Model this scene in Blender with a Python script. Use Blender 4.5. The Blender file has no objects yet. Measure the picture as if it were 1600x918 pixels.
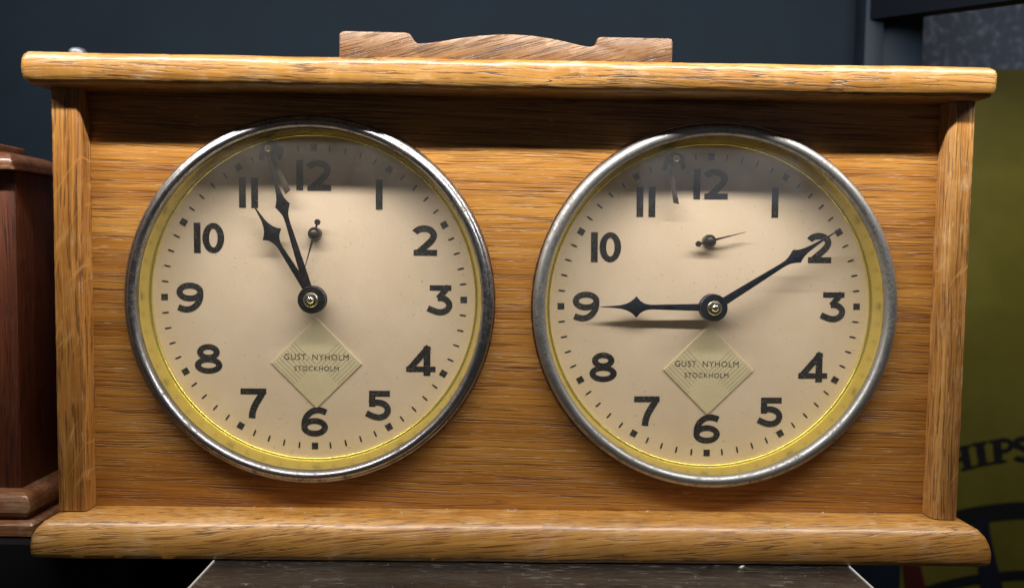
import bpy, bmesh, math, random
from mathutils import Vector, Matrix, noise
random.seed(7)
R = math.radians
S = 0.001                      # all shapes below are written in millimetres
scn = bpy.context.scene
col = scn.collection

# ------------------------------------------------------------------ camera
def cam_matrix(loc, pitch, yaw, roll):
    c, s = math.cos, math.sin
    fwd = Vector((s(yaw)*c(pitch), c(yaw)*c(pitch), -s(pitch)))
    right = Vector((c(yaw), -s(yaw), 0)); down = fwd.cross(right)
    r2 = c(roll)*right - s(roll)*down; d2 = s(roll)*right + c(roll)*down
    m = Matrix((r2, -d2, -fwd)).transposed().to_4x4()
    m.translation = Vector(loc)*S
    return m
cd = bpy.data.cameras.new('camera'); cam = bpy.data.objects.new('camera', cd); col.objects.link(cam)
cam.matrix_world = cam_matrix((-3.72, -245.3, 13.8), .0571, .0123, .0138)
cd.sensor_fit = 'HORIZONTAL'; cd.sensor_width = 36; cd.lens = 36*1249.3/1600
cd.clip_start = .005; cd.clip_end = 50
cd.dof.use_dof = True; cd.dof.focus_distance = .246; cd.dof.aperture_fstop = 9.5
scn.camera = cam

# ------------------------------------------------------------------ light
w = bpy.data.worlds.new('World'); scn.world = w; w.use_nodes = True
w.node_tree.nodes['Background'].inputs[0].default_value = (.95, .95, 1, 1)
w.node_tree.nodes['Background'].inputs[1].default_value = .027
def area(name, loc, target, sx, sy, power, color):
    l = bpy.data.lights.new(name, 'AREA'); l.shape = 'RECTANGLE'; l.size = sx*S; l.size_y = sy*S
    l.energy = power; l.color = color
    o = bpy.data.objects.new(name, l); col.objects.link(o)
    o.location = Vector(loc)*S
    o.rotation_euler = (Vector(target)-Vector(loc)).to_track_quat('-Z', 'Y').to_euler()
    return o
# the LED strip under the lid of the display case, above and in front of the clock
area('case_strip_light', (0, -66, 143), (0, 0, 108), 520, 5.5, 1.52, (1, .965, .91))
# a bluish light across the room, mirrored faintly in the top of the right-hand glass
area('room_light', (250, -700, 128), (40, 0, 30), 230, 80, .03, (.68, .78, 1))
area('left_veil_fill', (-250, -700, 128), (-40, 0, 30), 230, 80, .014, (1, .85, .7))  # unseen warm light, added to veil and lift the shaded top of the left dial
scn.view_settings.view_transform = 'Standard'; scn.view_settings.look = 'None'
scn.view_settings.gamma = 1; scn.view_settings.exposure = 0
scn.view_settings.use_curve_mapping = False
scn.render.engine = 'CYCLES'

# ------------------------------------------------------------------ material helpers
class NT:
    def __init__(s, name):
        s.m = bpy.data.materials.new(name); s.m.use_nodes = True
        s.t = s.m.node_tree; s.n = s.t.nodes; s.b = s.n['Principled BSDF']; s.out = s.n['Material Output']
    def node(s, typ, ins=None, **kw):
        n = s.n.new(typ)
        for k, v in kw.items(): setattr(n, k, v)
        for k, v in (ins or {}).items(): s.put(n.inputs[k], v)
        return n
    def put(s, sock, v):
        if isinstance(v, bpy.types.NodeSocket): s.t.links.new(v, sock)
        else: sock.default_value = v
    def math(s, op, a, b=0.0, c=0.0, clamp=False):
        n = s.n.new('ShaderNodeMath'); n.operation = op; n.use_clamp = clamp
        s.put(n.inputs[0], a); s.put(n.inputs[1], b); s.put(n.inputs[2], c); return n.outputs[0]
    def vmath(s, op, a, b):
        n = s.n.new('ShaderNodeVectorMath'); n.operation = op
        s.put(n.inputs[0], a); s.put(n.inputs[1], b); return n.outputs[0]
    def noise(s, vec, scale=1, detail=3, rough=.55, dist=0):
        n = s.node('ShaderNodeTexNoise', {'Vector': vec, 'Scale': scale, 'Detail': detail, 'Roughness': rough, 'Distortion': dist})
        return n.outputs['Fac']
    def ramp(s, fac, stops, mode='LINEAR'):
        n = s.n.new('ShaderNodeValToRGB'); n.color_ramp.interpolation = mode; s.put(n.inputs[0], fac)
        e = n.color_ramp.elements
        while len(e) < len(stops): e.new(.5)
        for i, (p, c) in enumerate(stops):
            e[i].position = p; e[i].color = (c, c, c, 1) if isinstance(c, (int, float)) else (*c, 1)
        return n.outputs[0]
    def mix(s, fac, a, b, mode='MIX'):
        n = s.n.new('ShaderNodeMix'); n.data_type = 'RGBA'; n.blend_type = mode
        s.put(n.inputs[0], fac)
        for i, v in ((6, a), (7, b)):
            s.put(n.inputs[i], v if isinstance(v, bpy.types.NodeSocket) else (*v, 1))
        return n.outputs[2]
    def mm(s, seed=0):
        tc = s.n.new('ShaderNodeTexCoord')
        v = s.vmath('MULTIPLY', tc.outputs['Object'], (1000, 1000, 1000))
        oi = s.n.new('ShaderNodeObjectInfo')
        v = s.vmath('ADD', v, s.vmath('MULTIPLY', oi.outputs['Location'], (970, 310, 730)))
        return s.vmath('ADD', v, (seed*37.1, seed*11.7, seed*23.3))
    def bump(s, h, strength, dist_mm):
        n = s.node('ShaderNodeBump', {'Height': h, 'Strength': strength, 'Distance': dist_mm*S})
        s.t.links.new(n.outputs[0], s.b.inputs['Normal'])
    def set(s, **kw):
        names = {'base': 'Base Color', 'rough': 'Roughness', 'metal': 'Metallic', 'spec': 'Specular IOR Level', 'coat': 'Coat Weight', 'coatr': 'Coat Roughness'}
        for k, v in kw.items():
            if k == 'base' and isinstance(v, tuple): v = (*v, 1)
            s.put(s.b.inputs[names[k]], v)

def wood(name, axis, dark, mid, light, pore, seed=0, rough=.42, bump=.35, wear=0.0, wear_glint_col=(.72, .54, .33),
         rays=False, slope=0.0, crack=0.0, coat=.25, warpk=5.0, pk=.075, fine=1.0, flecks=.5, tonescale=1.0):
    T = NT(name); v = T.mm(seed)
    sp = T.node('ShaderNodeSeparateXYZ', {0: v})
    x, y, z = sp.outputs
    # a = along the grain, b / c = across it
    a, b, c = {'X': (x, z, y), 'Z': (z, x, y), 'Y': (y, x, z)}[axis]
    b = T.math('ADD', b, T.math('MULTIPLY', a, slope))
    wv = T.node('ShaderNodeCombineXYZ', {0: T.math('MULTIPLY', a, .013), 1: T.math('MULTIPLY', b, .045), 2: T.math('MULTIPLY', c, .045)}).outputs[0]
    warp = T.math('MULTIPLY', T.math('SUBTRACT', T.noise(wv, 1, 1), .5), warpk)
    b2 = T.math('ADD', b, warp)
    def st(ka, kb):
        return T.node('ShaderNodeCombineXYZ', {0: T.math('MULTIPLY', a, ka), 1: T.math('MULTIPLY', b2, kb), 2: T.math('MULTIPLY', c, kb)}).outputs[0]
    tone = T.noise(st(.006, .11*tonescale), 1, 4, .6)
    fib = T.noise(st(.035, 1.5*fine), 1, 4, .65)
    fib2 = T.noise(st(.12, 4.2*fine), 1, 2, .6)
    por = T.noise(st(pk, 1.75*fine), 1, 2, .5)
    por = T.ramp(por, [(.56, 0), (.64, 1)])
    ringn = T.noise(st(.0045, .19*tonescale), 1, 2, .4)
    ring = T.math('ABSOLUTE', T.math('SUBTRACT', T.math('FRACT', T.math('MULTIPLY', ringn, 9.0)), .5))
    ring = T.ramp(ring, [(0, 1), (.09, 0)])
    ring = T.math('MULTIPLY', ring, T.ramp(T.noise(st(.02, .5), 1, 2), [(.38, 0), (.56, 1)]))
    t = T.math('ADD', T.math('MULTIPLY', tone, .55), T.math('MULTIPLY', fib, .45))
    base = T.ramp(t, [(.37, dark), (.49, mid), (.61, light)])
    base = T.mix(T.math('MULTIPLY', T.math('SUBTRACT', fib2, .45, clamp=True), 1.2, clamp=True), base, dark)
    base = T.mix(T.math('MULTIPLY', por, .8), base, pore)
    base = T.mix(T.math('MULTIPLY', ring, .72), base, pore)
    if rays:      # pale medullary ray flecks crossing the quarter-sawn face
        rv = T.node('ShaderNodeCombineXYZ', {0: T.math('MULTIPLY', T.math('SUBTRACT', a, T.math('MULTIPLY', b, 1.9)), .085), 1: T.math('MULTIPLY', b, .03), 2: T.math('MULTIPLY', c, .03)}).outputs[0]
        rn = T.ramp(T.math('ABSOLUTE', T.math('SUBTRACT', T.noise(rv, 1, 2, .5), .5)), [(0, 1), (.022, 0)])
        rn = T.math('MULTIPLY', rn, T.ramp(T.noise(v, .05, 2), [(.5, 0), (.56, .8)]))
        base = T.mix(rn, base, light)
    flk = T.ramp(T.noise(st(.19, 2.3), 1, 1, .5), [(.685, 0), (.72, 1)])  # pale dashes: glints on pore edges painted into the colour, plus slight scuffs
    base = T.mix(T.math('MULTIPLY', flk, flecks), base, wear_glint_col)
    h = T.math('SUBTRACT', T.math('MULTIPLY', fib2, .3), T.math('ADD', por, T.math('MULTIPLY', ring, .6)))
    if crack:
        cn = T.noise(st(.012, .42), 1, 2, .4)
        ck = T.ramp(T.math('ABSOLUTE', T.math('SUBTRACT', cn, .52)), [(0, 1), (.016, 0)])
        ck = T.math('MULTIPLY', ck, T.ramp(T.noise(st(.03, .12), 1, 2), [(.40, 0), (.48, 1)]))
        base = T.mix(T.math('MULTIPLY', ck, crack), base, (.03, .018, .008))
        h = T.math('SUBTRACT', h, T.math('MULTIPLY', ck, 2.5))
    if wear:
        wn = T.math('MULTIPLY', T.ramp(T.noise(v, .09, 3, .6), [(.52, 0), (.68, 1)]), T.ramp(T.noise(st(.12, .8), 1, 3, .7), [(.42, 0), (.62, 1)]))
        base = T.mix(T.math('MULTIPLY', wn, wear), base, wear_glint_col)
        grime = T.ramp(T.noise(v, .06, 4, .65), [(.55, 0), (.75, 1)])
        base = T.mix(T.math('MULTIPLY', grime, .35*min(1, wear*2)), base, (dark[0]*.45, dark[1]*.5, dark[2]*.7))
    T.set(base=base, rough=T.math('ADD', T.math('MULTIPLY', fib, .22), rough-.11), coat=coat, coatr=.22)
    T.bump(h, bump, .16)
    return T.m

M = {}
M['panel'] = wood('oak_veneer', 'X', (.28, .10, .013), (.42, .175, .027), (.56, .27, .052), (.13, .042, .006), 1, bump=.7, fine=1.35, pk=.038, slope=.022, flecks=.35, coat=.12, warpk=3.2)
M['post'] = wood('oak_post', 'Z', (.23, .085, .014), (.34, .135, .024), (.48, .225, .05), (.11, .04, .009), 2, rays=True, bump=.6, wear=.12, flecks=.25)
M['postr'] = wood('oak_post_worn', 'Z', (.26, .105, .021), (.38, .165, .036), (.54, .28, .085), (.14, .055, .015), 5, rays=True, bump=.6, wear=.45, flecks=.4)
M['slab'] = wood('oak_top', 'X', (.26, .112, .019), (.39, .185, .036), (.51, .27, .07), (.12, .045, .009), 3, bump=.4, wear=.4, crack=.95, slope=.01, flecks=.15, coat=.35)
M['base'] = wood('oak_base', 'X', (.33, .145, .025), (.46, .22, .044), (.58, .30, .08), (.19, .07, .013), 4, bump=.35, wear=.35, crack=.6, slope=-.09, coat=.5, flecks=.12)
M['crest'] = wood('oak_crest', 'X', (.075, .030, .0065), (.135, .057, .012), (.21, .098, .024), (.035, .013, .003), 6, bump=.7, coat=.05, wear=.4, wear_glint_col=(.4, .27, .13), slope=-.28, flecks=.3, tonescale=2)
M['case'] = wood('oak_case', 'X', (.2, .08, .02), (.3, .12, .03), (.4, .18, .05), (.1, .04, .01), 8)
M['mahog'] = wood('mahogany', 'Z', (.062, .0145, .0055), (.10, .025, .009), (.15, .042, .016), (.026, .006, .003), 9, rough=.45, bump=.15, wear=.12, wear_glint_col=(.3, .17, .1), fine=1.3, coat=.05, flecks=.08)
M['mahogh'] = wood('mahogany_moulding', 'X', (.10, .033, .015), (.16, .06, .028), (.25, .10, .05), (.05, .016, .008), 10, rough=.33, wear=.4, wear_glint_col=(.5, .34, .22), fine=1.3, coat=.5, flecks=.2)
M['mahogb'] = wood('worn_mahogany_base', 'X', (.16, .058, .022), (.25, .10, .042), (.35, .17, .085), (.08, .028, .012), 12, rough=.3, wear=.6, wear_glint_col=(.55, .40, .28), fine=1.3, coat=.6, flecks=.2)
M['plinth'] = wood('dark_laminate', 'X', (.007, .006, .005), (.014, .012, .0105), (.030, .026, .023), (.003, .0026, .0024), 11, rough=.26, bump=1.0, flecks=.8, wear_glint_col=(.25, .23, .21), fine=1.1, coat=.45)  # flecks put pale sheen streaks into the laminate colour

def plain(name, base, rough=.5, metal=0, spec=.5, var=.0, vscale=.3, bumpd=0):
    T = NT(name); v = T.mm()
    if var:
        n = T.noise(v, vscale, 4, .6)
        T.set(base=T.mix(T.ramp(n, [(.35, 0), (.65, 1)]), tuple(c*(1-var) for c in base), tuple(min(1, c*(1+var)) for c in base)))
        T.set(rough=T.math('ADD', T.math('MULTIPLY', n, .25), rough-.12))
        if bumpd: T.bump(n, .5, bumpd)
    else: T.set(base=base, rough=rough)
    T.set(metal=metal, spec=spec); return T.m

def nickel(name, rough, tarn, tint):
    T = NT(name); v = T.mm()
    n1 = T.noise(v, .16, 5, .7); n2 = T.noise(v, 1.1, 4, .65)
    t = T.math('MULTIPLY', T.ramp(n1, [(.42, 0), (.62, 1)]), T.ramp(n2, [(.4, 0), (.6, 1)]))
    base = T.mix(T.math('MULTIPLY', t, tarn), tint, (.16, .13, .105))
    sp = T.ramp(T.noise(v, 1.9, 2, .5), [(.66, 0), (.72, 1)])
    base = T.mix(T.math('MULTIPLY', sp, .6), base, (.10, .08, .07))
    T.set(base=base, metal=1, rough=T.math('ADD', T.math('MULTIPLY', t, .28), T.math('ADD', T.math('MULTIPLY', n2, .12), rough)))
    T.bump(n2, .35, .05)
    return T.m
M['bezl'] = nickel('tarnished_chrome', .24, .95, (.38, .38, .39))
M['bezr'] = nickel('dull_nickel', .40, .65, (.42, .42, .41))
M['brass'] = plain('brass', (.80, .68, .17), .27, .85)
M['palebrass'] = plain('pale_brass', (.46, .42, .29), .34, 1, var=.1)
M['copper'] = plain('copper_edge', (.34, .22, .14), .35, 1, var=.3)
M['steel'] = plain('steel', (.75, .75, .74), .16, 1)
M['dullsteel'] = plain('dull_steel', (.13, .135, .15), .5, .8)
M['blued'] = plain('blued_steel', (.010, .015, .028), .32, .35, var=.5, vscale=.8)
M['blackh'] = plain('blackened_steel', (.013, .013, .015), .38, .3, var=.5, vscale=.8)
M['greysteel'] = plain('grey_steel', (.10, .085, .075), .35, .8, var=.3)
M['flagm'] = plain('flag_steel', (.20, .16, .125), .3, .8, var=.3)
def paper(name, base, blot):
    T = NT(name); v = T.mm()
    n = T.noise(v, .07, 5, .6); f = T.noise(v, 1.6, 3, .7)
    b = T.mix(T.ramp(n, [(.35, 0), (.7, 1)]), base, blot)
    b = T.mix(T.math('MULTIPLY', T.ramp(f, [(.3, 0), (.75, 1)]), .32), b, tuple(c*.72 for c in base))
    s = T.ramp(T.noise(v, .75, 2, .5), [(.70, 0), (.735, 1)])
    b = T.mix(T.math('MULTIPLY', s, .5), b, (.3, .2, .12))
    T.set(base=b, rough=.62, spec=.3); return T.m
M['dial'] = paper('aged_dial_paper', (.76, .605, .435), (.70, .545, .375))
M['label'] = paper('label_paper', (.70, .60, .37), (.64, .545, .32))
def ink(name, c, worn):
    T = NT(name); v = T.mm()
    s = T.ramp(T.noise(v, 1.7, 3, .7), [(.58, 0), (.66, 1)])
    T.set(base=T.mix(T.math('MULTIPLY', s, worn), c, (.22, .18, .13)), rough=.42); return T.m
M['ink'] = ink('printed_black', (.012, .0115, .012), .75)
M['inkf'] = ink('printed_grey', (.10, .09, .065), .3)
M['inkline'] = ink('printed_line', (.24, .195, .11), .3)
def glass():
    T = NT('dusty_glass'); v = T.mm(); n = T.n
    lw = T.node('ShaderNodeLayerWeight')
    f = T.math('ADD', T.math('MULTIPLY', T.math('POWER', lw.outputs['Facing'], 5.0), .94), .045, clamp=True)
    tr = T.node('ShaderNodeBsdfTransparent', {0: (1, 1, 1, 1)})
    gl = T.node('ShaderNodeBsdfGlossy', {0: (1, 1, 1, 1), 'Roughness': .05})
    m1 = T.node('ShaderNodeMixShader', {0: f, 1: tr.outputs[0], 2: gl.outputs[0]})
    d = T.node('ShaderNodeBsdfDiffuse', {0: (.72, .70, .66, 1)})
    film = T.math('MULTIPLY', T.ramp(T.noise(v, .05, 5, .65), [(.35, .25), (.7, 1)]), .035)
    tc = T.node('ShaderNodeTexCoord')
    rad = T.node('ShaderNodeVectorMath', {0: T.vmath('MULTIPLY', tc.outputs['Object'], (1000, 0, 1000))}, operation='LENGTH').outputs['Value']
    rim = T.math('MULTIPLY', T.ramp(T.math('DIVIDE', rad, 52.0), [(.55, 0), (1, 1)]), T.ramp(T.noise(v, .045, 5, .7), [(.36, .3), (.66, 1)]))
    film = T.math('ADD', film, T.math('MULTIPLY', rim, .034))
    vo = T.node('ShaderNodeTexVoronoi', {'Vector': v, 'Scale': .85})
    spk = T.math('MULTIPLY', T.ramp(vo.outputs['Distance'], [(.0, 1), (.14, 0)]), T.ramp(T.noise(v, .12, 3), [(.5, 0), (.66, .5)]))
    m2 = T.node('ShaderNodeMixShader', {0: T.math('ADD', film, T.math('MULTIPLY', spk, .55), clamp=True), 1: m1.outputs[0], 2: d.outputs[0]})
    T.t.links.new(m2.outputs[0], T.out.inputs[0]); return T.m
M['glass'] = glass()
M['wall'] = plain('navy_wall', (.0062, .0113, .0185), .8, spec=.12, var=.12, vscale=.03)
M['frame'] = plain('navy_frame', (.009, .0155, .026), .6, spec=.2, var=.15, vscale=.05)
M['framed'] = plain('dark_frame', (.0022, .0036, .007), .7, spec=.1)
M['black'] = plain('black_board', (.0035, .0035, .004), .6, spec=.15)
M['olive'] = plain('olive_print', (.115, .099, .010), .5, var=.1, vscale=.03)
M['pblack'] = plain('poster_black', (.006, .006, .007), .5)
M['pnavy'] = plain('poster_navy', (.006, .007, .018), .5)
M['pred'] = plain('poster_red', (.055, .005, .004), .5)
M['edge'] = plain('pale_edge', (.75, .75, .74), .3)
M['lint'] = plain('lint', (.75, .68, .6), .8)
def speckled():
    T = NT('speckled_grey'); v = T.mm()
    s = T.ramp(T.noise(v, .22, 3, .6), [(.5, 0), (.68, 1)])
    T.set(base=T.mix(s, (.085, .105, .155), (.20, .23, .31)), rough=.7); return T.m
M['speckle'] = speckled()

# ------------------------------------------------------------------ object helpers
def origin(o): 
    v = Vector((0, 0, 0))
    while o is not None: v += Vector(o.get('_mm', (0, 0, 0))); o = o.parent
    return v
def link(name, mesh, mat, parent, loc=(0, 0, 0), roty=0):
    o = bpy.data.objects.new(name, mesh); col.objects.link(o); o.parent = parent
    o.location = Vector(loc)*S; o.rotation_euler = (0, roty, 0)
    if mat and not mesh.materials: mesh.materials.append(mat)
    return o
def thing(name, label, cat, loc, group=None):
    o = bpy.data.objects.new(name, None); col.objects.link(o); o.location = Vector(loc)*S; o.empty_display_size = .02
    o['label'] = label; o['category'] = cat
    if group: o['group'] = group
    base_of[o.name] = Vector(loc)
    return o
base_of = {}
def finish(bm, name, off=(0, 0, 0), smooth=35):
    bmesh.ops.recalc_face_normals(bm, faces=bm.faces)
    off = Vector(off)
    for v in bm.verts: v.co = (v.co-off)*S
    me = bpy.data.meshes.new(name); bm.to_mesh(me); bm.free()
    if smooth:
        me.shade_smooth(); me.set_sharp_from_angle(angle=R(smooth))
    return me
def part(name, bm, mat, parent, smooth=35):
    """bm is written in scene millimetres; the part keeps its own thing's origin"""
    p = parent
    off = Vector((0, 0, 0))
    while p is not None: off += Vector(p.location)/S; p = p.parent
    return link(name, finish(bm, name, off, smooth), mat, parent)
def box(x0, x1, y0, y1, z0, z1, bev=0, seg=2, bm=None):
    bm = bm or bmesh.new()
    vs = [bm.verts.new((x, y, z)) for x in (x0, x1) for y in (y0, y1) for z in (z0, z1)]
    fs = [bm.faces.new([vs[i] for i in q]) for q in ((0, 1, 3, 2), (4, 6, 7, 5), (0, 4, 5, 1), (2, 3, 7, 6), (0, 2, 6, 4), (1, 5, 7, 3))]
    if bev:
        es = list({e for f in fs for e in f.edges})
        bmesh.ops.bevel(bm, geom=es, offset=bev, segments=seg, affect='EDGES', profile=.5)
    return bm
def lathe(prof, cx, cz, n=160, closed=False):
    """prof: (radius, y) pairs turned round the axis that points at the viewer"""
    bm = bmesh.new(); rings = []
    for r, y in prof:
        if r < 1e-6: rings.append([bm.verts.new((cx, y, cz))])
        else: rings.append([bm.verts.new((cx+r*math.cos(2*math.pi*k/n), y, cz+r*math.sin(2*math.pi*k/n))) for k in range(n)])
    seq = list(zip(rings, rings[1:])) + ([(rings[-1], rings[0])] if closed else [])
    for A, B in seq:
        for k in range(n):
            a, b = A[k % len(A)], A[(k+1) % len(A)]; c, d = B[(k+1) % len(B)], B[k % len(B)]
            f = []
            for q in (a, b, c, d):
                if q not in f: f.append(q)
            if len(f) > 2: bm.faces.new(f)
    return bm
def prism(pts, y0, y1, bev=0):
    """outline in x,z pushed from y0 (front) to y1"""
    bm = bmesh.new()
    f = bm.faces.new([bm.verts.new((x, y0, z)) for x, z in pts])
    r = bmesh.ops.extrude_face_region(bm, geom=[f])
    vs = [g for g in r['geom'] if isinstance(g, bmesh.types.BMVert)]
    bmesh.ops.translate(bm, verts=vs, vec=(0, y1-y0, 0))
    if bev:
        front = [e for e in bm.edges if all(abs(v.co.y-y0) < 1e-6 for v in e.verts)]
        bmesh.ops.bevel(bm, geom=front, offset=bev, segments=2, affect='EDGES', profile=.5, clamp_overlap=True)
    return bm
def board(x0, x1, y0, y1, prof, rc=3.0, step=1.6, jit=.12, seed=0):
    """a board with a moulded edge all round: prof = (inset, z) from the underside to the top"""
    def ring(ins):
        a0, a1, b0, b1 = x0+ins, x1-ins, y0+ins, y1-ins; r = max(.4, rc-ins*.3)
        P = []
        def seg(p, q):
            n = max(1, int(math.hypot(q[0]-p[0], q[1]-p[1])/step0)); return n
        cs = [(a1-r, b0+r, -90), (a1-r, b1-r, 0), (a0+r, b1-r, 90), (a0+r, b0+r, 180)]
        ns = [nx, ny, nx, ny]
        for k, (cx, cy, a) in enumerate(cs):
            for j in range(5):
                t = R(a+90*j/4); P.append((cx+r*math.cos(t), cy+r*math.sin(t)))
            nc = cs[(k+1) % 4]; t2 = R(nc[2]); q = (nc[0]+r*math.cos(t2), nc[1]+r*math.sin(t2)); p = P[-1]
            n = [ny, nx, ny, nx][k]
            for j in range(1, n): P.append((p[0]+(q[0]-p[0])*j/n, p[1]+(q[1]-p[1])*j/n))
        return P
    step0 = step; nx = int((x1-x0)/step); ny = int((y1-y0)/(step*2))
    bm = bmesh.new(); rings = []
    for ins, z in prof:
        row = []
        for (x, y) in ring(ins):
            n1 = noise.noise(Vector((x*.06, y*.06+seed, z*.35)))+.6*noise.noise(Vector((x*.35, y*.35+seed, z*.9)))
            n2 = noise.noise(Vector((x*.05+40, y*.05, seed+z*.2)))
            d = jit*n1 if ins < 6 else 0
            cx, cy = (x0+x1)/2, (y0+y1)/2
            ey = -1 if y < cy else 1
            row.append(bm.verts.new((x, y-ey*d*1.2, z+(jit*.8*n2 if ins < 8 else 0))))
        rings.append(row)
    for A, B in zip(rings, rings[1:]):
        n = len(A)
        for k in range(n): bm.faces.new((A[k], A[(k+1) % n], B[(k+1) % n], B[k]))
    bm.faces.new(rings[0]); bm.faces.new(rings[-1])
    return bm

# ------------------------------------------------------------------ the setting
def struct(name, bm, mat):
    o = part(name, bm, mat, None); o['kind'] = 'structure'; return o
struct('wall', box(-420, 161, 130, 140, -320, 330), M['wall'])
struct('floor', box(-420, 420, -60, 330, -322, -312), M['black'])
struct('side_wall', box(150, 420, 190, 200, -320, 330), M['speckle'])

# ------------------------------------------------------------------ frame of the display case
fr = thing('display_case_frame', 'dark navy corner post and rail of the display case beside the olive poster', 'frame', (172, 122, -300))
part('post_edge', box(158.2, 166.6, 119, 129.5, -300, 330, .4), M['frame'], fr)
part('corner_post', box(167.3, 187.2, 124, 150, -300, 330, .4), M['frame'], fr)
def beam(p, q, w0, h0):
    p = Vector(p); q = Vector(q); bm = bmesh.new()
    for e in (p, q): pass
    vs = []
    for e in (p, q):
        for dx, dz in ((0, 0), (w0, 0), (w0, h0), (0, h0)): vs.append(bm.verts.new(e+Vector((dx, 0, dz))))
    for f in ((0, 1, 2, 3), (7, 6, 5, 4), (0, 4, 5, 1), (1, 5, 6, 2), (2, 6, 7, 3), (3, 7, 4, 0)): bm.faces.new([vs[i] for i in f])
    return bm
part('top_rail', beam((160, 118.4, 118.5), (205, 40, 108), 14, 60), M['framed'], fr)

# ------------------------------------------------------------------ poster behind the clock on the right
po = thing('poster', 'olive yellow poster with black serif letters and black arcs behind the clock', 'poster', (260, 180, -300))
PY = 180
part('sheet', box(196, 400, PY, PY+3, -300, 111.5), M['olive'], po)
def local(pts, ox, oz, ang, s):
    ca, sa = math.cos(R(ang)), math.sin(R(ang))
    return [(ox+s*(x*ca-z*sa), oz+s*(x*sa+z*ca)) for x, z in pts]
def rects(rs, ox, oz, ang, s, y0, y1):
    bm = bmesh.new()
    for i, r in enumerate(rs):
        q = local(r, ox, oz, ang, s)
        b2 = prism(q, y0-i*.02, y1); me = bpy.data.meshes.new('t'); b2.to_mesh(me); b2.free(); bm.from_mesh(me); bpy.data.meshes.remove(me)
    return bm
def rc(x0, x1, z0, z1): return [(x0, z0), (x1, z0), (x1, z1), (x0, z1)]
def ribbon(path, w):
    L, Rr = [], []
    n = len(path)
    for i, (x, z) in enumerate(path):
        a = path[max(0, i-1)]; b = path[min(n-1, i+1)]
        dx, dz = b[0]-a[0], b[1]-a[1]; l = math.hypot(dx, dz) or 1
        ww = w[i] if isinstance(w, (list, tuple)) else w
        L.append((x-dz/l*ww/2, z+dx/l*ww/2)); Rr.append((x+dz/l*ww/2, z-dx/l*ww/2))
    return L+Rr[::-1]
def arcp(cx, cz, rx, rz, a0, a1, n=18):
    return [(cx+rx*math.cos(R(a0+(a1-a0)*i/n)), cz+rz*math.sin(R(a0+(a1-a0)*i/n))) for i in range(n+1)]
Hh = [rc(.1, .36, 0, 1), rc(.74, 1.0, 0, 1), rc(.3, .8, .42, .56), rc(0, .46, 0, .1), rc(0, .46, .9, 1), rc(.64, 1.1, 0, .1), rc(.64, 1.1, .9, 1)]
Ii = [rc(.12, .40, 0, 1), rc(0, .52, 0, .1), rc(0, .52, .9, 1)]
Pp = [rc(.12, .40, 0, 1), rc(0, .54, 0, .1), rc(0, .4, .9, 1), ribbon([(.35, .94)]+arcp(.52, .715, .22, .225, 90, -90)+[(.35, .49)], .16)]
Ss = [ribbon(arcp(.4, .73, .27, .2, 20, 200)+[(.3, .6), (.5, .45)]+arcp(.4, .27, .29, .2, 30, -160), .21)]
for g, X, Z, a in ((Hh, 237, -105.5, 13), (Ii, 254.4, -101.2, 11), (Pp, 262.9, -99.5, 8), (Ss, 274.4, -98.2, 6)):
    part('letter', rects([[(x*1.2, z) for x, z in r] for r in g], X, Z, a, 13.2, PY-.6, PY+.5), M['pblack'], po, 0)
def ann(cx, cz, r0, r1, a0, a1, n=60): return arcp(cx, cz, r0, r0, a0, a1, n)+arcp(cx, cz, r1, r1, a1, a0, n)
part('arc_band', prism(ann(289, -307, 177.5, 187, 40, 140), PY-.4, PY+.5), M['pblack'], po, 0)
part('arc_band', prism(ann(289, -345, 181.5, 187, 40, 140), PY-.45, PY+.5), M['pblack'], po, 0)
part('spoke', prism([(254.5, -129), (262.5, -128), (264, -138), (269.5, -158), (279, -190), (264, -190), (258.5, -158)], PY-.8, PY+.5), M['pnavy'], po, 0)
part('red_stripe', prism([(216.5, -155), (226.5, -156), (236, -190), (222, -190)], PY-.9, PY+.5), M['pred'], po, 0)

# ------------------------------------------------------------------ plinths
pl = thing('display_plinth', 'dark brown wood grained plinth with pale edges under the oak clock', 'plinth', (7, 0, -312))
part('block', box(-87.4, 100.4, -52, 44, -312, -79.15, .5), M['plinth'], pl)
part('edge_trim', box(-87.8, -87.45, -52, 44, -312, -79.0, .1, 1), M['edge'], pl)
part('edge_trim', box(100.45, 100.8, -52, 44, -312, -79.0, .1, 1), M['edge'], pl)
pb = part('black_plinth', box(-300, -117, -4, 60, -312, -78.4, .5), M['black'], None)
pb['label'] = 'black plinth under the dark mahogany clock at the left edge'; pb['category'] = 'plinth'

# ------------------------------------------------------------------ mahogany clock at the left edge
mc = thing('mahogany_clock', 'dark reddish mahogany clock case cut off by the left edge', 'clock', (-215, 19, -79))
part('body', box(-275, -156.4, 8, 31, -66, 35.8, .5), M['mahog'], mc)
q6 = [(6, 35.6), (1.0, 35.7), (.2, 36.0), (.2, 36.9), (1.0, 37.1), (.9, 38.3), (1.6, 39.6), (3.0, 40.8), (5, 41.6), (8, 41.9)]
part('cap', board(-279, -154.2, 3.5, 34, q6, 1.0, 2.0, .1, 3), M['mahogh'], mc)
part('cap_tier', board(-275, -162.6, 10, 25, [(3, 41.8), (.2, 41.8), (0, 42.2), (0, 44.0), (.4, 44.4), (3, 44.5)], .8, 2.5, .05, 4), M['mahogh'], mc)
part('base_moulding', board(-283, -150.9, 2.4, 37, [(6, -73.6), (2.2, -73.6), (1.9, -73.2), (1.8, -71.9), (.8, -71.6), (.1, -71), (0, -69.4), (.2, -67.4), (.8, -66.2), (2, -65.4), (4.2, -64.9), (6.5, -64.6), (9, -64.6)], 1, 2.0, .12, 5), M['mahogb'], mc)
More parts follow.
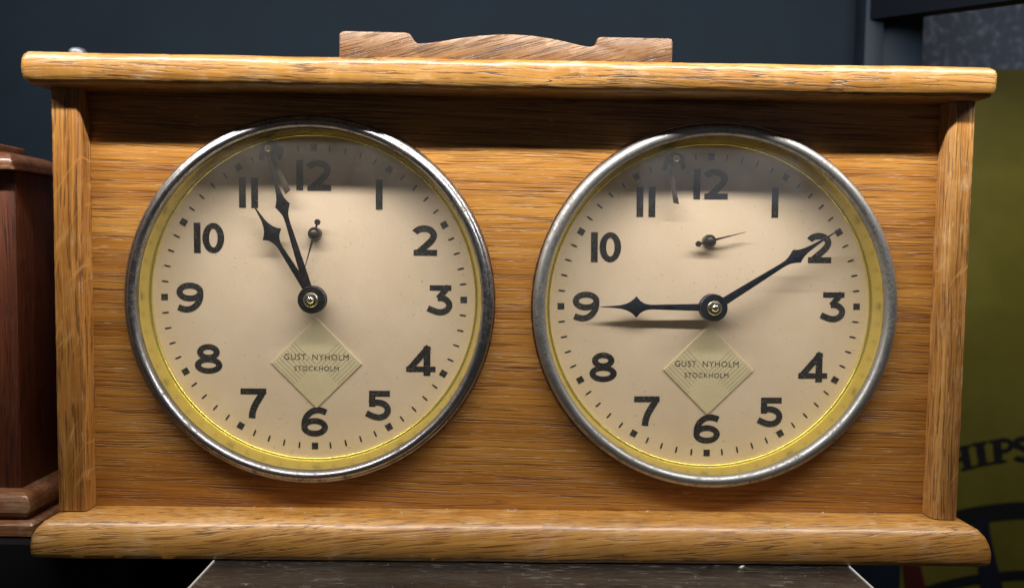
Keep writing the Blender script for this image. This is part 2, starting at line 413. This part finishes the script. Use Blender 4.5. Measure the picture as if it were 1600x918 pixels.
part('base_step', board(-285, -148.6, .6, 39, [(4, -78.2), (.4, -78.2), (0, -77.7), (0, -74.4), (.5, -73.8), (2, -73.5), (6, -73.5)], 1, 2.0, .14, 6), M['mahogb'], mc)

# ------------------------------------------------------------------ the oak chess clock
ck = thing('chess_clock', 'honey coloured oak chess clock with two round dials standing on the brown plinth', 'clock', (0, 18, -79))
part('base_board', board(-141.6, 143.3, -14, 52, [(6, -79.1), (1.2, -79.1), (.3, -78.6), (0, -77.5), (0, -74.8), (.35, -72.8), (1.3, -70.6), (2.9, -68.8), (4.8, -67.85), (6.6, -67.6), (9, -67.55)], 1.4, 1.4, .22, 1), M['base'], ck, 50)
part('top_board', board(-142.8, 139.8, -12, 52, [(7, 59.1), (2.8, 59.15), (1.3, 59.7), (.5, 60.7), (.1, 62.2), (0, 64), (.1, 65.9), (.5, 67.2), (1.4, 68.1), (3, 68.5), (7, 68.55)], 1.9, 1.4, .26, 2), M['slab'], ck, 50)
# front panel with two round openings
DL = (-63.1, -2.9, -0.2); DR = (62.2, -3.8, -.65)
def panel():
    bm = bmesh.new(); es = []
    def loop(P):
        vs = [bm.verts.new((x, 0, z)) for x, z in P]
        for i in range(len(vs)): es.append(bm.edges.new((vs[i], vs[(i+1) % len(vs)])))
    rx = [(-128.7+257.8*i/40, -67.5) for i in range(40)]+[(129.1, -67.5+126.6*i/20) for i in range(20)]
    rx += [(129.1-257.8*i/40, 59.1) for i in range(40)]+[(-128.7, 59.1-126.6*i/20) for i in range(20)]
    loop(rx)
    for d in ((-62.4, -3.2), (61.8, -3.6)): loop([(d[0]+54.3*math.cos(2*math.pi*k/96), d[1]+54.3*math.sin(2*math.pi*k/96)) for k in range(96)])
    bmesh.ops.triangle_fill(bm, edges=es, use_beauty=True)
    r = bmesh.ops.extrude_face_region(bm, geom=bm.faces[:])
    bmesh.ops.translate(bm, verts=[g for g in r['geom'] if isinstance(g, bmesh.types.BMVert)], vec=(0, 3, 0))
    return bm
part('front_panel', panel(), M['panel'], ck, 30)
def post(x0, x1, inner, ch):
    """a square post whose inner front edge is worn to a chamfer"""
    if inner > 0: P = [(x0+.5, -6.2), (x0+.15, -6.05), (x0, -5.7), (x0, 10), (x1, 10), (x1, -6.2+ch*1.1), (x1-ch*.25, -6.2+ch*.6), (x1-ch, -6.2)]
    else: P = [(x1-.5, -6.2), (x1-.15, -6.05), (x1, -5.7), (x1, 10), (x0, 10), (x0, -6.2+ch*1.1), (x0+ch*.25, -6.2+ch*.6), (x0+ch, -6.2)]
    bm = bmesh.new(); rows = []; n = 90
    for k in range(n+1):
        z = -67.25+126.3*k/n; row = []
        for i, (x, y) in enumerate(P):
            d = .12*noise.noise(Vector((z*.35, i*3.1, x0)))+.1*noise.noise(Vector((z*.08, i*1.7, x0))) if i not in (3, 4) else 0
            row.append(bm.verts.new((x+d*(1 if i < 3 else -1)*(1 if inner > 0 else -1), y+abs(d)*.8, z)))
        rows.append(row)
    for A, B in zip(rows, rows[1:]):
        for i in range(8): bm.faces.new((A[i], A[(i+1) % 8], B[(i+1) % 8], B[i]))
    bm.faces.new(rows[0]); bm.faces.new(rows[-1]); return bm
part('side_post', post(-137, -128.75, 1, .9), M['post'], ck)
part('side_post', post(129.1, 136.5, -1, 1.7), M['postr'], ck)
part('case_body', box(-133, 133, 10.05, 48, -67.5, 59.05), M['case'], ck)
crest = [(-53.4, 68.4), (-53.4, 76.6), (-53.1, 77.4), (-52.2, 77.85), (-33.6, 77.7), (-32.6, 77.45), (-31.9, 76.8), (-30.9, 75.2), (-30.2, 74.65), (-29.3, 74.5), (-26, 74.85), (-22, 75.5), (-17, 76.4), (-12, 77.1), (-6, 77.6), (-1.5, 77.7), (4, 77.45), (9, 76.8), (14, 75.9), (18, 75.0), (20.6, 74.5), (22.0, 74.45), (23.0, 74.8), (23.6, 75.6), (23.7, 76.6), (24.3, 77.2), (25.2, 77.35), (45.4, 77.3), (46.2, 77.0), (46.5, 76.2), (46.5, 68.4)]
part('rocker_bar', prism(crest, -2, 14, .45), M['crest'], ck)
part('top_stud', lathe([(2.6, .0), (2.6, -1.4), (2.4, -2.0), (1.8, -2.6), (.9, -2.85), (0, -2.9)], 0, 0, 32), M['dullsteel'], ck)
st = ck.children[-1] if False else [o for o in col.objects if o.name == 'top_stud'][0]
# the stud points up out of the top board: turn its axis from the viewer to the sky
for v in st.data.vertices:
    x, y, z = v.co; px, py, pz = x+0, y+18*S, z-79*S
    v.co = (x-130.4*S, (z-79*S)-21*S, -py+(68.4+79)*S)

# ---------------------------------------------------------------- dials
def stroke_mesh(polys, y=0, dy=.012):
    bm = bmesh.new()
    for i, P in enumerate(polys):
        if isinstance(P, tuple) and P[0] == 'ring':
            A, B = P[1], P[2]; n = len(A)
            va = [bm.verts.new((x, y-i*dy, z)) for x, z in A]; vb = [bm.verts.new((x, y-i*dy, z)) for x, z in B]
            for k in range(n): bm.faces.new((va[k], va[(k+1) % n], vb[(k+1) % n], vb[k]))
        else:
            n = len(P)//2      # ribbon: left side then right side reversed
            vs = [bm.verts.new((x, y-i*dy, z)) for x, z in P]
            for k in range(n-1): bm.faces.new((vs[k], vs[k+1], vs[2*n-2-k], vs[2*n-1-k]))
    return bm
def ringp(cx, cz, rx, rz, wx, wz, n=36):
    return ('ring', arcp(cx, cz, rx+wx/2, rz+wz/2, 0, 360*(1-1/n), n-1), arcp(cx, cz, rx-wx/2, rz-wz/2, 0, 360*(1-1/n), n-1))
def rib(path, wd): return ribbon(path, wd)
def smooth(pts, n=6):
    out = []
    for i in range(len(pts)-1):
        p0 = pts[max(0, i-1)]; p1 = pts[i]; p2 = pts[i+1]; p3 = pts[min(len(pts)-1, i+2)]
        for k in range(n):
            t = k/n
            out.append(tuple(.5*((2*b)+(-a+c)*t+(2*a-5*b+4*c-d)*t*t+(-a+3*b-3*c+d)*t**3) for a, b, c, d in zip(p0, p1, p2, p3)))
    out.append(pts[-1]); return out
def bar(x0, x1, z0, z1): return [(x0, z0), (x0, z1), (x1, z1), (x1, z0)]
def hbar(x0, x1, z0, z1): return [(x0, z1), (x1, z1), (x1, z0), (x0, z0)]
G = {
 '1': (.225, [bar(0, .225, 0, 1)]),
 '0': (.72, [ringp(.36, .5, .25, .405, .22, .19)]),
 '2': (.86, [rib(arcp(.425, .675, .322, .222, 158, -8, 20)+smooth([(.735, .60), (.65, .475), (.5, .335), (.335, .19), (.23, .09)])[1:], .215), hbar(.08, .86, 0, .195)]),
 '3': (.93, [hbar(.14, .86, .82, 1), rib([(.765, .985), (.68, .86), (.56, .715), (.43, .56)], [.16, .19, .2, .2]), rib(smooth([(.40, .575), (.52, .58), (.66, .535), (.775, .42), (.79, .30), (.71, .175), (.56, .108), (.42, .105), (.27, .15), (.08, .235)]), .205)]),
 '4': (1.0, [bar(.60, .83, 0, 1), hbar(.02, 1.0, .13, .315), rib([(.09, .175), (.78, .985)], .21)]),
 '5': (.9, [hbar(.16, .86, .80, 1), bar(.16, .37, .46, .99), rib(smooth([(.17, .56), (.30, .595), (.46, .605), (.64, .56), (.765, .45), (.785, .31), (.71, .175), (.56, .105), (.42, .105), (.26, .15), (.07, .24)]), .205)]),
 '6': (.9, [ringp(.45, .315, .345, .215, .205, .20), rib(smooth([(.105, .36), (.12, .52), (.20, .70), (.36, .845), (.54, .895), (.70, .875), (.84, .82)]), [.205]*37)]),
 '7': (.88, [hbar(0, .86, .80, 1), rib(smooth([(.75, .985), (.70, .80), (.58, .60), (.46, .38), (.395, .18), (.375, 0)]), .22)]),
 '8': (.92, [ringp(.46, .285, .355, .19, .21, .19), ringp(.46, .725, .275, .18, .205, .185)]),
}
def flip(pl, wd):
    def f(p): return [(wd-x, 1-z) for x, z in p]
    return ('ring', f(pl[1]), f(pl[2])) if isinstance(pl, tuple) else f(pl)
G['9'] = (.9, [flip(p, .9) for p in G['6'][1]])
def shift(pl, dx, sc, cx):
    def f(p): return [((x+dx-cx)*sc, (z-.5)*sc) for x, z in p]
    return ('ring', f(pl[1]), f(pl[2])) if isinstance(pl, tuple) else f(pl)
NUM = {'12': (-.1, 38.6), '1': (20.4, 32.9), '2': (34.6, 18.6), '3': (39.5, -.2), '4': (33.6, -19.6), '5': (20.0, -34.0), '6': (-.1, -39.4),
       '7': (-19.4, -33.6), '8': (-33.6, -19.5), '9': (-39.2, -.1), '10': (-33.0, 18.7), '11': (-20.5, 33.0)}
num_mesh = {}
for t in NUM:
    gap = .175 if t == '11' else .06
    tot = sum(G[c][0] for c in t)+gap*(len(t)-1); x = 0; polys = []
    for c in t:
        polys += [shift(p, x, 9.5, tot/2) for p in G[c][1]]; x += G[c][0]+gap
    num_mesh[t] = finish(stroke_mesh(polys), 'numeral', smooth=0)
    num_mesh[t].materials.append(M['ink'])
sq = finish(prism([(-1.0, -1.05), (1.0, -1.05), (1.0, 1.05), (-1.0, 1.05)], -.02, 0), 'hour_marker', smooth=0); sq.materials.append(M['ink'])
tk = finish(prism([(-.2, -1), (.2, -1), (.26, -.5), (.26, .9), (.12, 1.05), (-.2, 1), (-.27, .3)], -.02, 0), 'minute_tick', smooth=0); tk.materials.append(M['ink'])
DY = 8.0
def outline(spec):
    return [(h, d) for d, h in spec]+[(-h, d) for d, h in spec[::-1]]
MIN = [(0, 1.25), (4, 1.25), (10, 1.12), (18, .92), (24.5, .72), (26.4, .78), (27.6, 1.0), (28.8, 1.5), (30.4, 2.35), (31.2, 1.85), (32.4, 1.3), (34, .9), (36.4, .6), (39.5, .38), (43, .24), (46, .08)]
HOU = [(0, 1.15), (5, 1.1), (12, .92), (19, .74), (20.2, .86), (21.4, 1.2), (22.6, 1.9), (23.9, 3.4), (24.7, 2.5), (25.8, 1.65), (27.2, 1.0), (29, .55), (32, .28), (35.2, .1)]
def rotp(P, ang, cx, cz):
    c, s = math.cos(R(ang)), math.sin(R(ang))       # clockwise from twelve
    return [(cx+x*c+z*s, cz-x*s+z*c) for x, z in P]
def disc(cx, cz, r, y0, y1, n=48, bev=.18): return lathe([(0, y1), (r, y1), (r, y0+bev), (r-bev, y0), (0, y0)], cx, cz, n)
def textmesh(body, size, width):
    cu = bpy.data.curves.new('t', 'FONT'); cu.body = body; cu.size = size; cu.align_x = 'CENTER'; cu.align_y = 'CENTER'; cu.space_character = 1.12
    cu.resolution_u = 4; cu.offset = 0
    ob = bpy.data.objects.new('t', cu); col.objects.link(ob)
    dg = bpy.context.evaluated_depsgraph_get(); me = bpy.data.meshes.new_from_object(ob.evaluated_get(dg))
    bpy.data.objects.remove(ob)
    xs = [v.co.x for v in me.vertices]; ys = [v.co.y for v in me.vertices]
    k = width/(max(xs)-min(xs)); mx = (max(xs)+min(xs))/2; my = (max(ys)+min(ys))/2
    for v in me.vertices: v.co = ((v.co.x-mx)*k*S, 0, (v.co.y-my)*k*S)
    me.name = 'lettering'; me.materials.append(M['inkf'])
    return me
t1 = textmesh('GUST. NYHOLM', 2.6, 20.4); t2 = textmesh('STOCKHOLM', 2.2, 14.1)
ckb = Vector((0, 18, -79))
def dial(D, bc, bez, hand, mang, hang, sec, sang, lab, tx, first):
    cx, cz, tilt = D
    bx0, bz0 = bc
    part('bezel_base', lathe([(53.6, -.02), (56.5, -.02), (56.65, -.2), (56.5, -.42), (55.8, -.46), (54.8, -.46)], bx0, bz0), M['copper'], ck)
    if first: prof = [(56.0, -.5), (56.25, -1.0), (56.15, -1.6), (55.7, -2.25), (55.2, -2.55), (54.95, -2.55), (54.75, -2.75), (54.2, -3.1), (53.6, -3.15), (53.1, -2.85), (52.6, -2.3), (52.4, -1.5), (52.3, -.7), (53.2, -.4), (54.6, -.45)]
    else: prof = [(56.0, -.5), (56.1, -1.1), (55.9, -1.9), (55.3, -2.6), (54.5, -3.05), (53.6, -3.1), (52.85, -2.75), (52.45, -2.2), (52.25, -1.4), (52.2, -.7), (53.1, -.4), (54.6, -.45)]
    part('bezel', lathe(prof, bx0, bz0, 200, True), bez, ck, 60)
    ring = [(53.2, -.3), (52.3, -.36), (52.2, 0), (51.9, 2.5), (51.5, 6.2), (51.4, 6.6), (51.1, 6.62), (50.85, 6.8), (50.7, 7.15), (50.75, 7.5), (50.9, 7.8), (50.9, 9.2), (53, 9.2)]
    bm = lathe(ring, bx0, bz0, 200)
    for v in bm.verts:          # the ring runs from the bezel's centre to the dial's centre
        t = max(0, min(1, v.co.y/7.5)); v.co.x += (cx-bx0)*t; v.co.z += (cz-bz0)*t
    part('inner_ring', bm, M['brass'], ck, 50)
    link('glass', finish(lathe([(0, -1.3), (30, -1.25), (45, -1.05), (52.5, -.75)], 0, 0, 96), 'glass', smooth=60), M['glass'], ck, Vector((bx0, 0, bz0))-ckb)
    d = link('dial', dial_me, M['dial'], ck, Vector((cx, DY, cz))-ckb, R(tilt))
    for t, (u, v) in NUM.items(): link('numeral', num_mesh[t], None, d, (u, -.06, v))
    for k in range(60):
        a = 6*k; rr = 47.2; loc = (rr*math.sin(R(a)), -.05, rr*math.cos(R(a)))
        if k % 5 == 0: link('hour_marker', sq, None, d, loc, R(a))
        else: link('minute_tick', tk, None, d, loc, R(a))
    # paper diamond with the maker's name
    lx, lz = lab
    h = 14.35
    lb = part('name_label', prism([(lx, lz+h), (lx+h, lz), (lx, lz-h), (lx-h, lz)], DY-.32, DY-.02, .06), M['label'], ck, 0)
    def lp(t, s): return (lx+(s-t)*h, lz+h-(s+t)*h)
    for i in range(9):
        t = .52+.445*i/8
        for side in (0, 1):
            A, B = lp(t, .035), lp(t, .5)
            if side: A, B = (2*lx-A[0], A[1]), (2*lx-B[0], B[1])
            part('printed_line', prism(ribbon([A, B], .11), DY-.345, DY-.33), M['inkline'], lb, 0)
    for me, dz in ((t1, 2.0), (t2, -1.65)):
        link('lettering', me, None, lb, Vector((lx+tx, DY-.37, lz+dz))-ckb)
    # hands
    hx, hz = cx+.25, cz-.15
    hh = part('hour_hand', prism(rotp(outline(HOU), hang, hx, hz), 5.0, 5.45, .12), hand, ck, 40)
    part('boss', disc(hx, hz, 4.35, 4.75, 5.6), hand, hh)
    mh = part('minute_hand', prism(rotp(outline(MIN), mang, hx, hz), 3.0, 3.4, .1), hand, ck, 40)
    part('boss', disc(hx, hz, 4.3, 2.7, 3.6), hand, mh)
    part('collar', lathe([(1.45, 3.0), (1.45, 1.95), (1.65, 1.75), (2.05, 1.75), (2.25, 1.95), (2.25, 2.9)], hx, hz, 40), M['palebrass'], ck)
    part('centre_pin', lathe([(1.22, 3.0), (1.22, 1.7), (1.1, 1.2), (.75, .85), (.35, .7), (0, .66)], hx, hz, 32), M['steel'], ck)
    sx, sz = sec
    sp = [(-3.9, .55), (-3.3, .62), (-2.9, .3), (-2, .28), (0, .45), (2.2, .36), (6, .22), (11.6, .07)]
    sh = part('seconds_hand', prism(rotp(outline(sp), sang, sx, sz), 5.9, 6.15, .04), M['greysteel'], ck, 40)
    bx, bz = rotp([(0, -3.7)], sang, sx, sz)[0]
    part('counterweight', disc(bx, bz, .95, 5.8, 6.25, 24, .1), M['greysteel'], sh)
    part('boss', lathe([(0, 7.9), (2.05, 7.9), (2.05, 6.0), (1.8, 5.7), (1.1, 5.65), (1.0, 5.4), (.6, 5.2), (0, 5.15)], sx, sz, 32), M['greysteel'], sh)
dial_me = finish(lathe([(0, 0), (50.95, 0), (50.95, .6), (0, .6)], 0, 0, 128), 'dial', smooth=30)
dial(DL, (-62.4, -3.2), M['bezl'], M['blackh'], -17.2, -32.5, (-62.7, 17.5), -164.5, (-62.4, -23.5), .0, True)
dial(DR, (61.8, -3.6), M['bezr'], M['blued'], 57.2, -90.4, (61.4, 16.9), 75.2, (62.5, -24.2), -.6, False)
# the small flags that the minute hand lifts: bracket, pin and blade
def flag(px, pz, blade, pin, bmat):
    br = [(px-3.6, pz-3.2), (px-3.2, pz-.4), (px-2.4, pz+1.6), (px-.4, pz+2.3), (px+1.6, pz+2.0), (px+3.0, pz+.8), (px+3.4, pz-2.6), (px+2.6, pz-3.0), (px+1.8, pz-.8), (px+.2, pz-1.2), (px-1.6, pz-1.0), (px-2.6, pz-3.4)]
    f = part('flag', prism(blade, 4.55, 4.75, .03), M['flagm'], ck, 40)
    part('flag_bracket', prism(br, 6.9, 7.9, .15), bmat, f)
    part('flag_pin', lathe([(1.05, 7.4), (1.05, 4.3), (.9, 3.9), (.5, 3.6), (0, 3.5)], px, pz, 24), M['steel'], f)
flag(-76.6, 43.4, [(-77.2, 43.6), (-76.3, 43.9), (-73.0, 37.4), (-69.7, 30.8), (-71.3, 29.5), (-74.2, 36.2)], 0, M['blackh'])
flag(49.9, 42.2, [(48.3, 42.4), (49.5, 43.0), (49.2, 38.2), (49.9, 33.2), (51.1, 28.2), (49.3, 28.5), (48.5, 33), (47.9, 38)], 0, M['blued'])

# ------------------------------------------------------------------ lint and dust on the wood
bm = bmesh.new()
def speck(p, l, wd, ang, lift=.15):
    p = Vector(p); d = Vector((math.cos(ang), math.sin(ang)*.6, random.uniform(-.1, .5))).normalized()*l
    n = Vector((-d.y, d.x, 0)).normalized()*wd
    q = [p-d*.5, p+n, p+d*.5+Vector((0, 0, lift)), p-n]; top = p+Vector((0, 0, wd*1.4))
    vs = [bm.verts.new(v) for v in q]; t = bm.verts.new(top)
    for i in range(4): bm.faces.new((vs[i], vs[(i+1) % 4], t))
    bm.faces.new(vs[::-1])
for i in range(46): speck((random.uniform(-132, 134), random.uniform(-8.5, -.4), -67.5), random.uniform(.2, .9), random.uniform(.04, .1), random.uniform(0, 6.3))
for i in range(70): speck((random.uniform(-84, 98), random.uniform(-36, -15), -79.13), random.uniform(.15, .6), random.uniform(.04, .1), random.uniform(0, 6.3))
for i in range(9): speck((random.uniform(-127, 127), -.5, -67.45), random.uniform(.5, 1.3), random.uniform(.08, .16), random.uniform(-.5, .5), .25)
speck((68, -15, -79.1), 2.2, .35, .4)
du = part('dust', bm, M['lint'], None, 0)
du['label'] = 'pale specks of dust and lint on the oak base and plinth'; du['category'] = 'dust'; du['kind'] = 'stuff'
